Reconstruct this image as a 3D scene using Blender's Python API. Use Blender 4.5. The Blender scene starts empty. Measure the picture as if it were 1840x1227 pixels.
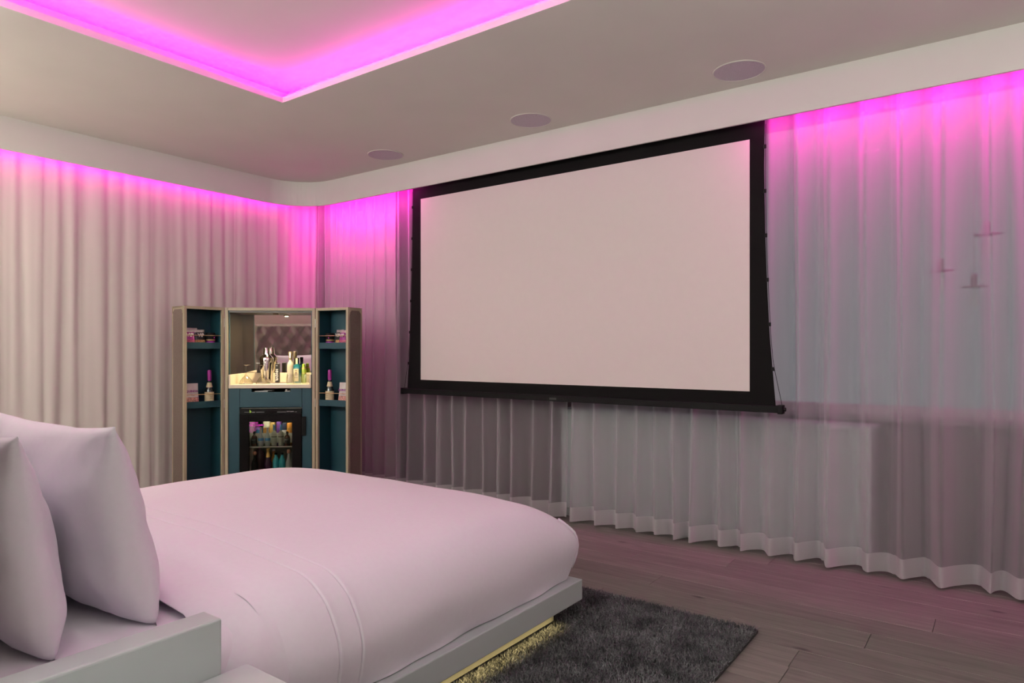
import bpy, bmesh, math, random
import numpy as np
from mathutils import Vector, Matrix, noise
random.seed(7)
R = math.radians
S = bpy.context.scene
C = S.collection
H = 1.191                                   # camera height

# ------------------------------------------------------------------ camera, world, exposure, room lights
cam = bpy.data.objects.new('camera', bpy.data.cameras.new('camera'))
C.objects.link(cam); S.camera = cam
cam.location = (0, 0, H)
cam.rotation_euler = (R(90), 0, R(36.085))
cam.data.sensor_width = 36.0
cam.data.lens = 1212.0 / 1840.0 * 36.0
cam.data.shift_y = (628.9 - 613.5) / 1840.0
cam.data.clip_start = 0.02

W = bpy.data.worlds.new('dusk'); S.world = W; W.use_nodes = True
W.node_tree.nodes['Background'].inputs[0].default_value = (0.335, 0.345, 0.360, 1)
W.node_tree.nodes['Background'].inputs[1].default_value = 0.40

S.view_settings.view_transform = 'Standard'
S.view_settings.look = 'None'
S.view_settings.gamma = 1.0
S.view_settings.use_curve_mapping = False
S.view_settings.exposure = 0.40
S.cycles.max_bounces = 10
S.cycles.diffuse_bounces = 5
S.cycles.transparent_max_bounces = 16
S.cycles.caustics_reflective = False
S.cycles.caustics_refractive = False
S.cycles.sample_clamp_indirect = 4.0

PINK = (1.0, 0.010, 0.50)
PINK_TRAY = (1.0, 0.008, 0.62)
def area(name, loc, rot, sx, sy, power, color, spread=180):
    l = bpy.data.lights.new(name, 'AREA'); l.shape = 'RECTANGLE'
    l.size = sx; l.size_y = sy; l.energy = power; l.color = color; l.spread = R(spread)
    o = bpy.data.objects.new(name, l); C.objects.link(o); o.location = loc; o.rotation_euler = rot
    return o
# perimeter LED strips tucked behind the ceiling fascia, shining down on the curtains
area('led_strip_left', (-5.120, 1.65, 2.545), (0, R(55), 0), 0.02, 4.2, 9.5, PINK)
area('led_strip_front', (-4.44, 3.835, 2.545), (R(34), 0, 0), 1.18, 0.02, 12.5, PINK)
area('led_strip_front', (0.20, 3.835, 2.545), (R(34), 0, 0), 2.50, 0.02, 26.0, PINK)
# LED strips lying on the ledge of the ceiling recess, tilted towards its middle
RX0, RX1, RY0, RY1 = -3.48, -0.70, 0.75, 2.452
area('led_strip_recess', (RX0 - 0.055, (RY0 + RY1) / 2, 2.703), (0, R(-128), 0), 0.02, RY1 - RY0 + 0.1, 6.4, PINK_TRAY)
area('led_strip_recess', (RX1 + 0.055, (RY0 + RY1) / 2, 2.703), (0, R(128), 0), 0.02, RY1 - RY0 + 0.1, 6.4, PINK_TRAY)
area('led_strip_recess', ((RX0 + RX1) / 2, RY1 + 0.055, 2.703), (R(-128), 0, 0), RX1 - RX0 + 0.1, 0.02, 10.0, PINK_TRAY)
area('led_strip_recess', ((RX0 + RX1) / 2, RY0 - 0.055, 2.703), (R(128), 0, 0), RX1 - RX0 + 0.1, 0.02, 10.0, PINK_TRAY)
# LED channel under the edge of the bed platform
area('led_strip_bed', (-1.523, 1.45, 0.104), (0, 0, 0), 0.025, 1.95, 1.9, (1.0, 0.76, 0.30), 80)
# unseen ceiling lamps added as fill light (fittings are built further down)
FILL_LAMPS = [(-4.45, 0.50, 12, (1.0, 0.80, 0.62)), (-2.5, 0.50, 3.5, (1.0, 0.93, 0.84)),
         (0.85, 1.5, 4, (0.98, 0.97, 0.95)), (0.75, 2.5, 4, (1.0, 0.97, 0.93))]
FILL_UPLIGHTS = [(-4.62, 0.30, 1.40, 8, (1.0, 0.84, 0.67)), (1.25, 1.0, 1.15, 36, (1.0, 0.98, 0.94)), (-2.4, -0.55, 1.15, 55, (1.0, 0.99, 0.96))]  # uplighters added out of view to bounce fill off the ceiling
# added wall washer, out of view: its bounce gives soft frontal fill
area('back_wall_fill', (-2.9, -1.22, 2.615), (R(-52), 0, 0), 4.4, 0.05, 330, (0.99, 1.0, 0.98))
for x, y, z, p, col in FILL_UPLIGHTS:
    a = area('uplight_fill', (x, y, z), (R(180), 0, 0), 0.22, 0.22, p, col); a.data.shape = 'DISK'
for x, y, p, col in FILL_LAMPS:
    a = area('ceiling_fill', (x, y, 2.645), (0, 0, 0), 0.16, 0.16, p, col); a.data.shape = 'DISK'

# ------------------------------------------------------------------ helpers
MATS = {}
def mat(name, col, rough=0.5, metal=0.0, var=0.06, scale=30.0, bump=0.0, bscale=None, spec=0.5, sheen=0.0, emit=None, trans=0.0, ior=1.45, stretch=None):
    if name in MATS: return MATS[name]
    m = bpy.data.materials.new(name); m.use_nodes = True
    nt = m.node_tree; b = nt.nodes['Principled BSDF']
    b.inputs['Roughness'].default_value = rough; b.inputs['Metallic'].default_value = metal
    b.inputs['Specular IOR Level'].default_value = spec; b.inputs['IOR'].default_value = ior
    b.inputs['Transmission Weight'].default_value = trans
    if sheen: b.inputs['Sheen Weight'].default_value = sheen
    tc = nt.nodes.new('ShaderNodeTexCoord'); src = tc.outputs['Object']
    if stretch:
        mp = nt.nodes.new('ShaderNodeMapping'); mp.inputs['Scale'].default_value = stretch
        nt.links.new(src, mp.inputs['Vector']); src = mp.outputs['Vector']
    n = nt.nodes.new('ShaderNodeTexNoise'); n.inputs['Scale'].default_value = scale; n.inputs['Detail'].default_value = 3
    nt.links.new(src, n.inputs['Vector'])
    r = nt.nodes.new('ShaderNodeValToRGB')
    r.color_ramp.elements[0].position = 0.25; r.color_ramp.elements[1].position = 0.75
    r.color_ramp.elements[0].color = tuple(c * (1 - var) for c in col) + (1,)
    r.color_ramp.elements[1].color = tuple(min(1, c * (1 + var)) for c in col) + (1,)
    nt.links.new(n.outputs['Fac'], r.inputs['Fac']); nt.links.new(r.outputs['Color'], b.inputs['Base Color'])
    if bump:
        n2 = nt.nodes.new('ShaderNodeTexNoise'); n2.inputs['Scale'].default_value = bscale or scale * 4
        nt.links.new(src, n2.inputs['Vector'])
        bp = nt.nodes.new('ShaderNodeBump'); bp.inputs['Strength'].default_value = bump; bp.inputs['Distance'].default_value = 0.003
        nt.links.new(n2.outputs['Fac'], bp.inputs['Height']); nt.links.new(bp.outputs['Normal'], b.inputs['Normal'])
    if emit:
        b.inputs['Emission Color'].default_value = emit[0] + (1,); b.inputs['Emission Strength'].default_value = emit[1]
    MATS[name] = m
    return m

def cloth_mat(name, col, opacity, transl):
    m = bpy.data.materials.new(name); m.use_nodes = True; nt = m.node_tree; nt.nodes.clear()
    N = nt.nodes.new; L = nt.links.new
    out = N('ShaderNodeOutputMaterial'); d = N('ShaderNodeBsdfDiffuse'); t = N('ShaderNodeBsdfTranslucent'); tr = N('ShaderNodeBsdfTransparent')
    d.inputs[0].default_value = col + (1,); t.inputs[0].default_value = col + (1,)
    m1 = N('ShaderNodeMixShader'); m1.inputs[0].default_value = transl; L(d.outputs[0], m1.inputs[1]); L(t.outputs[0], m1.inputs[2])
    m2 = N('ShaderNodeMixShader'); L(tr.outputs[0], m2.inputs[1]); L(m1.outputs[0], m2.inputs[2])
    tc = N('ShaderNodeTexCoord'); mp = N('ShaderNodeMapping'); mp.inputs['Scale'].default_value = (14, 14, 0.8)
    L(tc.outputs['Object'], mp.inputs['Vector'])
    no = N('ShaderNodeTexNoise'); no.inputs['Scale'].default_value = 3; L(mp.outputs[0], no.inputs['Vector'])
    lw = N('ShaderNodeLayerWeight'); lw.inputs['Blend'].default_value = 0.35      # a weave seen edge-on closes up
    mr = N('ShaderNodeMapRange'); mr.inputs['To Min'].default_value = opacity; mr.inputs['To Max'].default_value = min(1, opacity + 0.5)
    L(lw.outputs['Facing'], mr.inputs['Value'])
    ad = N('ShaderNodeMath'); ad.operation = 'MULTIPLY_ADD'; ad.inputs[1].default_value = 0.025; ad.use_clamp = True
    L(no.outputs['Fac'], ad.inputs[0]); L(mr.outputs[0], ad.inputs[2])
    L(ad.outputs[0], m2.inputs[0]); L(m2.outputs[0], out.inputs[0])
    MATS[name] = m
    return m

def pane_mat(name, tint=(0.95, 0.97, 0.98), refl=0.002, ior=1.02):
    if name in MATS: return MATS[name]
    m = bpy.data.materials.new(name); m.use_nodes = True; nt = m.node_tree; nt.nodes.clear()
    N = nt.nodes.new; L = nt.links.new
    out = N('ShaderNodeOutputMaterial'); g = N('ShaderNodeBsdfGlossy'); g.inputs['Roughness'].default_value = 0.02
    t = N('ShaderNodeBsdfTransparent'); t.inputs[0].default_value = tint + (1,)
    lw = N('ShaderNodeLayerWeight'); lw.inputs['Blend'].default_value = 0.5
    pw = N('ShaderNodeMath'); pw.operation = 'POWER'; pw.inputs[1].default_value = 3.5; L(lw.outputs['Facing'], pw.inputs[0])
    f = N('ShaderNodeMath'); f.operation = 'MULTIPLY'; f.inputs[1].default_value = ior - 1.0; L(pw.outputs[0], f.inputs[0])
    a = N('ShaderNodeMath'); a.operation = 'ADD'; a.inputs[1].default_value = refl; a.use_clamp = True
    L(f.outputs[0], a.inputs[0])
    mx = N('ShaderNodeMixShader'); L(a.outputs[0], mx.inputs[0]); L(t.outputs[0], mx.inputs[1]); L(g.outputs[0], mx.inputs[2]); L(mx.outputs[0], out.inputs[0])
    MATS[name] = m
    return m

class MB:
    def __init__(s): s.v = []; s.f = []
    def box(s, x0, x1, y0, y1, z0, z1):
        b = len(s.v)
        s.v += [(x0, y0, z0), (x1, y0, z0), (x1, y1, z0), (x0, y1, z0), (x0, y0, z1), (x1, y0, z1), (x1, y1, z1), (x0, y1, z1)]
        s.f += [tuple(b + i for i in q) for q in ((0, 3, 2, 1), (4, 5, 6, 7), (0, 1, 5, 4), (1, 2, 6, 5), (2, 3, 7, 6), (3, 0, 4, 7))]
        return s
    def prism(s, poly, z0, z1):
        b = len(s.v); n = len(poly)
        s.v += [(x, y, z0) for x, y in poly] + [(x, y, z1) for x, y in poly]
        s.f += [tuple(b + i for i in range(n))[::-1], tuple(b + n + i for i in range(n))]
        s.f += [(b + i, b + (i + 1) % n, b + n + (i + 1) % n, b + n + i) for i in range(n)]
        return s
    def lathe(s, prof, n=24, c=(0, 0, 0), cap=True):
        b = len(s.v); k = len(prof)
        for r, z in prof:
            for i in range(n):
                a = 2 * math.pi * i / n
                s.v.append((c[0] + r * math.cos(a), c[1] + r * math.sin(a), c[2] + z))
        for j in range(k - 1):
            for i in range(n):
                s.f.append((b + j * n + i, b + j * n + (i + 1) % n, b + (j + 1) * n + (i + 1) % n, b + (j + 1) * n + i))
        if cap:
            s.f.append(tuple(b + i for i in range(n))[::-1]); s.f.append(tuple(b + (k - 1) * n + i for i in range(n)))
        return s
    def tube(s, pts, r, n=8):
        b = len(s.v); P = [Vector(p) for p in pts]
        for i, p in enumerate(P):
            t = (P[min(i + 1, len(P) - 1)] - P[max(i - 1, 0)]).normalized()
            up = Vector((0, 0, 1)) if abs(t.z) < 0.9 else Vector((1, 0, 0))
            a = t.cross(up).normalized(); c = t.cross(a)
            for q in range(n):
                w = 2 * math.pi * q / n
                s.v.append(tuple(p + a * (r * math.cos(w)) + c * (r * math.sin(w))))
        for i in range(len(P) - 1):
            for q in range(n):
                s.f.append((b + i * n + q, b + i * n + (q + 1) % n, b + (i + 1) * n + (q + 1) % n, b + (i + 1) * n + q))
        s.f.append(tuple(b + q for q in range(n))); s.f.append(tuple(b + (len(P) - 1) * n + q for q in range(n))[::-1])
        return s
    def grid(s, rows):
        b = len(s.v); n = len(rows[0])
        for r in rows: s.v += [tuple(p) for p in r]
        for j in range(len(rows) - 1):
            for i in range(n - 1):
                s.f.append((b + j * n + i, b + j * n + i + 1, b + (j + 1) * n + i + 1, b + (j + 1) * n + i))
        return s
    def build(s, name, m, parent=None, smooth=False, bevel=0.0, seg=2, loc=None, rot=None, auto=None):
        me = bpy.data.meshes.new(name); me.from_pydata(s.v, [], s.f)
        bm = bmesh.new(); bm.from_mesh(me); bmesh.ops.recalc_face_normals(bm, faces=bm.faces); bm.to_mesh(me); bm.free()
        me.materials.append(m)
        if smooth: me.polygons.foreach_set('use_smooth', [True] * len(me.polygons))
        if auto: me.set_sharp_from_angle(angle=R(auto))
        o = bpy.data.objects.new(name, me); C.objects.link(o)
        if parent is not None: o.parent = parent
        if loc: o.location = loc
        if rot: o.rotation_euler = rot
        if bevel:
            md = o.modifiers.new('bevel', 'BEVEL'); md.width = bevel; md.segments = seg; md.limit_method = 'ANGLE'
        return o

def box(name, m, x0, x1, y0, y1, z0, z1, parent=None, bevel=0.0, **k):
    return MB().box(x0, x1, y0, y1, z0, z1).build(name, m, parent, bevel=bevel, **k)
def lathe(name, m, prof, parent=None, n=24, c=(0, 0, 0), auto=40, **k):
    return MB().lathe(prof, n, c).build(name, m, parent, smooth=True, auto=auto, **k)
def tag(o, label, cat, group=None, kind=None):
    o['label'] = label; o['category'] = cat
    if group: o['group'] = group
    if kind: o['kind'] = kind
    return o
def thing(name, label, cat, loc=(0, 0, 0), rot=0.0, group=None):
    o = bpy.data.objects.new(name, None); C.objects.link(o)
    o.location = loc; o.rotation_euler = (0, 0, rot); o.empty_display_size = 0.05
    return tag(o, label, cat, group)
def st(o):
    o['kind'] = 'structure'; return o
def copy_tree(o, parent=None):
    c = o.copy(); C.objects.link(c); c.parent = parent
    for ch in [q for q in bpy.data.objects if q.parent == o]: copy_tree(ch, c)
    return c
def text(name, body, size, m, parent, loc, rot=(R(90), 0, 0), align='CENTER', bold=0.0, spacing=1.0):
    cu = bpy.data.curves.new(name, 'FONT'); cu.body = body; cu.size = size; cu.align_x = align; cu.align_y = 'CENTER'
    cu.extrude = 0.0004; cu.offset = bold; cu.space_character = spacing; cu.resolution_u = 2
    cu.materials.append(m)
    o = bpy.data.objects.new(name, cu); C.objects.link(o); o.parent = parent; o.location = loc; o.rotation_euler = rot
    return o

# ------------------------------------------------------------------ materials
white_paint = mat('white_ceiling_paint', (0.645, 0.635, 0.59), 0.9, var=0.02, scale=3, bump=0.05, bscale=300, spec=0.2)
fascia_paint = mat('fascia_paint', (0.66, 0.66, 0.63), 0.8, var=0.02, scale=3, spec=0.3)
wall_paint = mat('beige_wall_paint', (0.50, 0.45, 0.39), 0.9, var=0.03, scale=4, spec=0.2)
dark_wall = mat('plum_grey_wall_paint', (0.10, 0.085, 0.09), 0.85, var=0.05, scale=4, spec=0.2)
white_lacquer = mat('white_lacquer', (0.38, 0.43, 0.435), 0.38, var=0.015, scale=5, spec=0.4)
linen = mat('white_cotton_led_tint', (0.665, 0.635, 0.715), 0.85, var=0.015, scale=60, bump=0.06, bscale=900, spec=0.15, sheen=0.15)  # white cloth; slight lilac in the colour stands in for pink LED spill
black_fab = mat('black_screen_fabric', (0.0045, 0.0043, 0.0042), 0.8, var=0.1, scale=200, spec=0.12)
screen_fab = mat('matte_white_screen', (0.73, 0.69, 0.67), 0.9, var=0.01, scale=20, spec=0.1)
black_metal = mat('black_powder_metal', (0.006, 0.006, 0.006), 0.55, var=0.08, scale=40, spec=0.12)
black_gloss = mat('black_gloss', (0.005, 0.0045, 0.0045), 0.16, var=0.05, scale=40, spec=0.14)
teal = mat('teal_lacquer', (0.008, 0.042, 0.056), 0.45, var=0.05, scale=8, bump=0.03, bscale=200, spec=0.4)
bronze = mat('bronze_trim', (0.355, 0.305, 0.21), 0.42, var=0.05, scale=20, spec=0.5, stretch=(8, 8, 1))
woven = mat('woven_brown_panel', (0.125, 0.095, 0.078), 0.8, var=0.25, scale=160, bump=0.4, bscale=260, spec=0.2)
brass = mat('brass', (0.72, 0.52, 0.30), 0.3, metal=1.0, var=0.05)
steel = mat('chrome', (0.80, 0.76, 0.72), 0.09, metal=1.0, var=0.02)
nickel = mat('brushed_nickel', (0.55, 0.52, 0.48), 0.35, metal=1.0, var=0.05)
marble = mat('cream_worktop', (0.70, 0.63, 0.50), 0.3, var=0.04, scale=12, spec=0.5)
mirror_m = mat('mirror_silver', (0.84, 0.81, 0.77), 0.012, metal=1.0, var=0.0)
leather = mat('taupe_leather', (0.235, 0.220, 0.185), 0.5, var=0.05, scale=20, bump=0.1, bscale=400, spec=0.3)
dark_wood = mat('dark_wardrobe_veneer', (0.055, 0.042, 0.034), 0.5, var=0.2, scale=6, stretch=(20, 20, 1), spec=0.3)
clear = pane_mat('clear_glass', (0.95, 0.95, 0.93), 0.07, 1.95)
frosted = mat('frosted_glass', (0.62, 0.64, 0.58), 0.45, var=0.02, trans=0.45, ior=1.4)
pane = pane_mat('window_glass')
sheer = cloth_mat('sheer_voile', (0.69, 0.675, 0.715), 0.33, 0.38)
sheer_hem = cloth_mat('sheer_hem', (0.66, 0.655, 0.68), 0.74, 0.3)
lined = cloth_mat('cream_drape', (0.70, 0.675, 0.635), 0.99, 0.12)

def grille_mat():
    m = mat('speaker_mesh', (0.50, 0.44, 0.50), 0.8, var=0.3, scale=420, bump=0.3, bscale=500, spec=0.2)
    return m
def plank_mat():
    m = bpy.data.materials.new('smoked_oak'); m.use_nodes = True; nt = m.node_tree; b = nt.nodes['Principled BSDF']
    N = nt.nodes.new; L = nt.links.new
    tc = N('ShaderNodeTexCoord'); oi = N('ShaderNodeObjectInfo')
    ad = N('ShaderNodeVectorMath'); ad.operation = 'ADD'; L(tc.outputs['Object'], ad.inputs[0])
    cx = N('ShaderNodeCombineXYZ'); mu = N('ShaderNodeMath'); mu.operation = 'MULTIPLY'; mu.inputs[1].default_value = 37.0
    L(oi.outputs['Random'], mu.inputs[0]); L(mu.outputs[0], cx.inputs[1]); L(mu.outputs[0], cx.inputs[0]); L(cx.outputs[0], ad.inputs[1])
    mp = N('ShaderNodeMapping'); mp.inputs['Scale'].default_value = (1.4, 16, 4); L(ad.outputs[0], mp.inputs[0])
    n = N('ShaderNodeTexNoise'); n.inputs['Scale'].default_value = 2.2; n.inputs['Detail'].default_value = 7; n.inputs['Distortion'].default_value = 1.2
    L(mp.outputs[0], n.inputs['Vector'])
    r = N('ShaderNodeValToRGB'); e = r.color_ramp.elements
    e[0].position = 0.28; e[0].color = (0.115, 0.108, 0.094, 1); e[1].position = 0.66; e[1].color = (0.172, 0.163, 0.145, 1)
    L(n.outputs['Fac'], r.inputs[0])
    kn = N('ShaderNodeTexVoronoi'); kn.inputs['Scale'].default_value = 1.0
    mp2 = N('ShaderNodeMapping'); mp2.inputs['Scale'].default_value = (2.2, 5.5, 1); L(ad.outputs[0], mp2.inputs[0]); L(mp2.outputs[0], kn.inputs['Vector'])
    kr = N('ShaderNodeValToRGB'); kr.color_ramp.elements[0].position = 0.03; kr.color_ramp.elements[0].color = (0.3, 0.28, 0.28, 1)
    kr.color_ramp.elements[1].position = 0.10; kr.color_ramp.elements[1].color = (1, 1, 1, 1); L(kn.outputs['Distance'], kr.inputs[0])
    mx = N('ShaderNodeMix'); mx.data_type = 'RGBA'; mx.blend_type = 'MULTIPLY'; mx.inputs[0].default_value = 1.0
    L(r.outputs[0], mx.inputs[6]); L(kr.outputs[0], mx.inputs[7])
    hs = N('ShaderNodeHueSaturation'); mr = N('ShaderNodeMapRange'); mr.inputs['To Min'].default_value = 0.86; mr.inputs['To Max'].default_value = 1.14
    L(oi.outputs['Random'], mr.inputs[0]); L(mr.outputs[0], hs.inputs['Value']); L(mx.outputs[2], hs.inputs['Color'])
    L(hs.outputs[0], b.inputs['Base Color']); b.inputs['Roughness'].default_value = 0.55; b.inputs['Specular IOR Level'].default_value = 0.35
    bp = N('ShaderNodeBump'); bp.inputs['Strength'].default_value = 0.12; bp.inputs['Distance'].default_value = 0.002
    L(n.outputs['Fac'], bp.inputs['Height']); L(bp.outputs[0], b.inputs['Normal'])
    return m
def rug_mat():
    m = bpy.data.materials.new('charcoal_shag'); m.use_nodes = True; nt = m.node_tree; b = nt.nodes['Principled BSDF']
    N = nt.nodes.new; L = nt.links.new
    tc = N('ShaderNodeTexCoord'); n = N('ShaderNodeTexNoise'); n.inputs['Scale'].default_value = 9; n.inputs['Detail'].default_value = 4
    n2 = N('ShaderNodeTexNoise'); n2.inputs['Scale'].default_value = 160
    L(tc.outputs['Object'], n.inputs['Vector']); L(tc.outputs['Object'], n2.inputs['Vector'])
    a = N('ShaderNodeMath'); a.operation = 'MULTIPLY'; L(n.outputs['Fac'], a.inputs[0]); L(n2.outputs['Fac'], a.inputs[1])
    r = N('ShaderNodeValToRGB'); r.color_ramp.elements[0].position = 0.12; r.color_ramp.elements[0].color = (0.046, 0.047, 0.050, 1)
    r.color_ramp.elements[1].position = 0.40; r.color_ramp.elements[1].color = (0.215, 0.222, 0.232, 1)
    L(a.outputs[0], r.inputs[0]); L(r.outputs[0], b.inputs['Base Color']); b.inputs['Roughness'].default_value = 0.95
    b.inputs['Specular IOR Level'].default_value = 0.1
    return m

# ------------------------------------------------------------------ room shell
XL, XR, YB, YF = -5.34, 1.6, -1.7, 4.38
ZC, ZF = 2.663, 2.455                        # ceiling, lower edge of the fascia
floor = st(box('floor', mat('subfloor', (0.05, 0.04, 0.038), 0.9), XL, XR, YB, 4.56, -0.06, -0.014))
pm = plank_mat()
joints = {0: -0.655, 1: -1.62, 2: -0.45, 3: -1.455, 4: -0.243, 5: -1.73, 6: -1.237, 7: -1.06}
PW, PL = 0.1715, 1.86
pmesh = {}
k = -26
while True:
    y0 = 2.664 + PW * k
    if y0 > 4.3: break
    j = joints.get(k, -3 + ((k * 0.737) % 1) * PL)
    x = j - PL * 3
    while x < XR:
        a, b_ = max(x, XL), min(x + PL, XR)
        if b_ - a > 0.05:
            key = round(b_ - a, 3)
            if key not in pmesh:
                o = box('plank', pm, 0.0009, b_ - a - 0.0009, 0.0008, PW - 0.0008, -0.014, 0.0, floor, bevel=0.0012, seg=1)
                pmesh[key] = o.data
            else:
                o = bpy.data.objects.new('plank', pmesh[key]); C.objects.link(o); o.parent = floor
                md = o.modifiers.new('bevel', 'BEVEL'); md.width = 0.0012; md.segments = 1
            o.location = (a, y0, random.uniform(-0.0004, 0.0))
        x += PL
    k += 1

st(box('wall_left', wall_paint, XL - 0.1, XL, YB, 4.56, -0.06, 2.95))
st(box('wall_right', wall_paint, XR, XR + 0.1, YB, 4.56, -0.06, 2.95))
st(box('wall_back', fascia_paint, XL, XR, YB - 0.1, YB, -0.06, 2.95))
st(box('wall_head', wall_paint, -3.62, -1.50, 0.02, 0.22, 0.0, 1.72))
WX0, WX1, WZ0, WZ1 = -2.62, 1.30, 0.80, 2.66
wf = MB(); wf.box(XL, WX0, YF, 4.56, -0.014, 2.95).box(WX1, XR, YF, 4.56, -0.014, 2.95).box(WX0, WX1, YF, 4.56, -0.014, WZ0).box(WX0, WX1, YF, 4.56, WZ1, 2.95)
wfo = st(wf.build('wall_front', dark_wall))
win = bpy.data.objects.new('window_1', None); C.objects.link(win); win.location = (WX0, YF, WZ0); st(win)
fr = MB(); ww, wh = WX1 - WX0, WZ1 - WZ0
for a, b_ in ((0, 0.06), (ww - 0.06, ww)): fr.box(a, b_, 0.08, 0.15, 0, wh)
fr.box(0, ww, 0.075, 0.155, 0, 0.065).box(0, ww, 0.075, 0.155, wh - 0.06, wh)
fr.build('frame', mat('grey_window_frame', (0.36, 0.36, 0.37), 0.5), win, bevel=0.003)
for a, b_ in ((0.06, ww - 0.06),):
    box('pane', pane, a, b_, 0.110, 0.116, 0.065, wh - 0.06, win)
box('sill', mat('sill_grey', (0.16, 0.155, 0.16), 0.5), 0, ww, -0.02, 0.08, -0.02, 0.012, win, bevel=0.003)

# ceiling with its rectangular recess and rounded inner corner
AX, AY, AR = -5.08, 3.80, 0.36
def arc(cx, cy, r, n=14):
    return [(cx + r * math.cos(R(180 - 90 * i / n)), cy + r * math.sin(R(180 - 90 * i / n))) for i in range(n + 1)]
ce = MB(); z0, z1 = ZC, ZC + 0.03
ce.box(XL, RX0, YB, AY - AR, z0, z1).box(RX0, RX1, RY1, AY, z0, z1).box(RX1, XR, YB, AY, z0, z1).box(RX0, RX1, YB, RY0, z0, z1)
ce.box(XL, RX0, AY - AR, AY, z0, z1).box(XL, XR, AY, 4.56, z0, z1)
ceil = st(ce.build('ceiling', white_paint))
p = 0.10; zt = 2.773
rc = MB(); rc.box(RX0 - p - 0.05, RX1 + p + 0.05, RY0 - p - 0.05, RY1 + p + 0.05, zt, zt + 0.04)
rc.box(RX0 - p - 0.05, RX0 - p, RY0 - p, RY1 + p, z1, zt).box(RX1 + p, RX1 + p + 0.05, RY0 - p, RY1 + p, z1, zt)
rc.box(RX0 - p, RX1 + p, RY0 - p - 0.05, RY0 - p, z1, zt).box(RX0 - p, RX1 + p, RY1 + p, RY1 + p + 0.05, z1, zt)
rc.build('recess', white_paint, ceil)
lip = MB(); e = 0.012
lip.box(RX0, RX0 + e, RY0, RY1, z0, z1 + 0.002).box(RX1 - e, RX1, RY0, RY1, z0, z1 + 0.002).box(RX0, RX1, RY0, RY0 + e, z0, z1 + 0.002).box(RX0, RX1, RY1 - e, RY1, z0, z1 + 0.002)
st(lip.build('trim_2', fascia_paint))
outer = [(AX, YB)] + arc(AX + AR, AY - AR, AR) + [(XR, AY)]
inner = [(XR, AY + 0.016)] + arc(AX + AR, AY - AR, AR + 0.016)[::-1] + [(AX - 0.016, YB)]
fz = MB(); n_ = len(outer); op, ip = outer, inner[::-1]
for i in range(n_ - 1):
    b = len(fz.v)
    q = [op[i], op[i + 1], ip[i + 1], ip[i]]
    fz.v += [(x, y, ZF) for x, y in q] + [(x, y, ZC + 0.01) for x, y in q]
    fz.f += [(b, b + 3, b + 2, b + 1), (b, b + 1, b + 5, b + 4), (b + 2, b + 3, b + 7, b + 6)]
st(fz.build('trim_1', fascia_paint, smooth=True, auto=30))

# ------------------------------------------------------------------ curtains
def fold_curve(edges, base, amp, seed, xs=0.045):
    """points along a gathered cloth: every fold runs from one edge to the next, front lobe first"""
    rnd = random.Random(seed); pts = []; n = 16
    for a, b in zip(edges[:-1], edges[1:]):
        A = amp * rnd.uniform(0.6, 1.2) * min(1.25, max(0.6, (b - a) / 0.14)); w = rnd.uniform(0.24, 0.34)
        for i in range(n):
            t = i / n
            s_ = -math.cos(2 * math.pi * (t - w)) + 0.18 * math.sin(4 * math.pi * (t - w))
            x = a + (b - a) * (t - xs * math.sin(2 * math.pi * (t - w)))
            pts.append((x, base + A * s_, A))
    return pts
def curtain(name, label, edges, base, axis, amp, m, mh, ztop, zbot, hem, seed, group=None):
    pts = fold_curve(edges, base, amp, seed, 0.045 if axis == 'x' else 0.0)
    def point(p, z, i):
        x, y, A = p
        f = (ztop - z) / (ztop - zbot)
        k = (0.72 + 0.36 * f) * (1 + 0.45 * noise.noise(Vector((x * 3.1, z * 0.45, seed + 2))))
        dx = 0.045 * noise.noise(Vector((i * 0.045, z * 0.5, seed))) * f
        y2 = base + (y - base) * k + 0.011 * noise.noise(Vector((x * 6.5, z * 0.35, seed + 5))) + 0.005 * noise.noise(Vector((x * 21, z * 0.7, seed + 8)))
        a, b = x + dx, y2
        return (a, b, z) if axis == 'x' else (-b, a, z)
    zs = [ztop + (zbot + hem - ztop) * (i / 18) for i in range(19)]
    rows = [[point(p_, z, i) for i, p_ in enumerate(pts)] for z in zs]
    root = thing(name, label, 'curtain', (0, 0, 0), 0, group)
    MB().grid(rows).build('fabric', m, root, smooth=True)
    rows = [[point(p_, zbot + hem - hem * t + (0.006 * noise.noise(Vector((i * 0.05, 0, seed))) if t == 1 else 0), i) for i, p_ in enumerate(pts)] for t in (0, 0.25, 0.5, 0.75, 1)]
    MB().grid(rows).build('hem', mh, root, smooth=True)
    return root
def fill(a, b, lo, hi, seed):
    r = random.Random(seed); e = [a]
    while e[-1] < b - lo: e.append(e[-1] + r.uniform(lo, hi))
    e[-1] = b
    return e
e_right = [-2.445, -2.261, -2.08, -1.951, -1.815, -1.694, -1.567, -1.403, -1.286, -1.131, -0.963, -0.819, -0.623, -0.463, -0.31, -0.086, 0.03, 0.19, 0.33, 0.5, 0.66, 0.8, 0.97, 1.12, 1.3, 1.5]
e_left = [-5.29, -5.18, -5.08, -4.98, -4.90, -4.83, -4.72, -4.64, -4.52, -4.42, -4.285, -4.131, -4.006, -3.829, -3.676, -3.516, -3.396, -3.23, -3.069, -2.965, -2.765, -2.598, -2.470]
curtain('sheer_curtain', 'sheer white curtain right of the parted gap, behind the screen to the right edge', e_right, 4.02, 'x', 0.047, sheer, sheer_hem, 2.62, 0.018, 0.10, 3, 'sheer curtains on the screen wall')
curtain('sheer_curtain', 'sheer curtain panel left of the gap, between the room corner and the screen', e_left, 4.02, 'x', 0.045, sheer, sheer_hem, 2.62, 0.018, 0.10, 9, 'sheer curtains on the screen wall')
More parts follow.
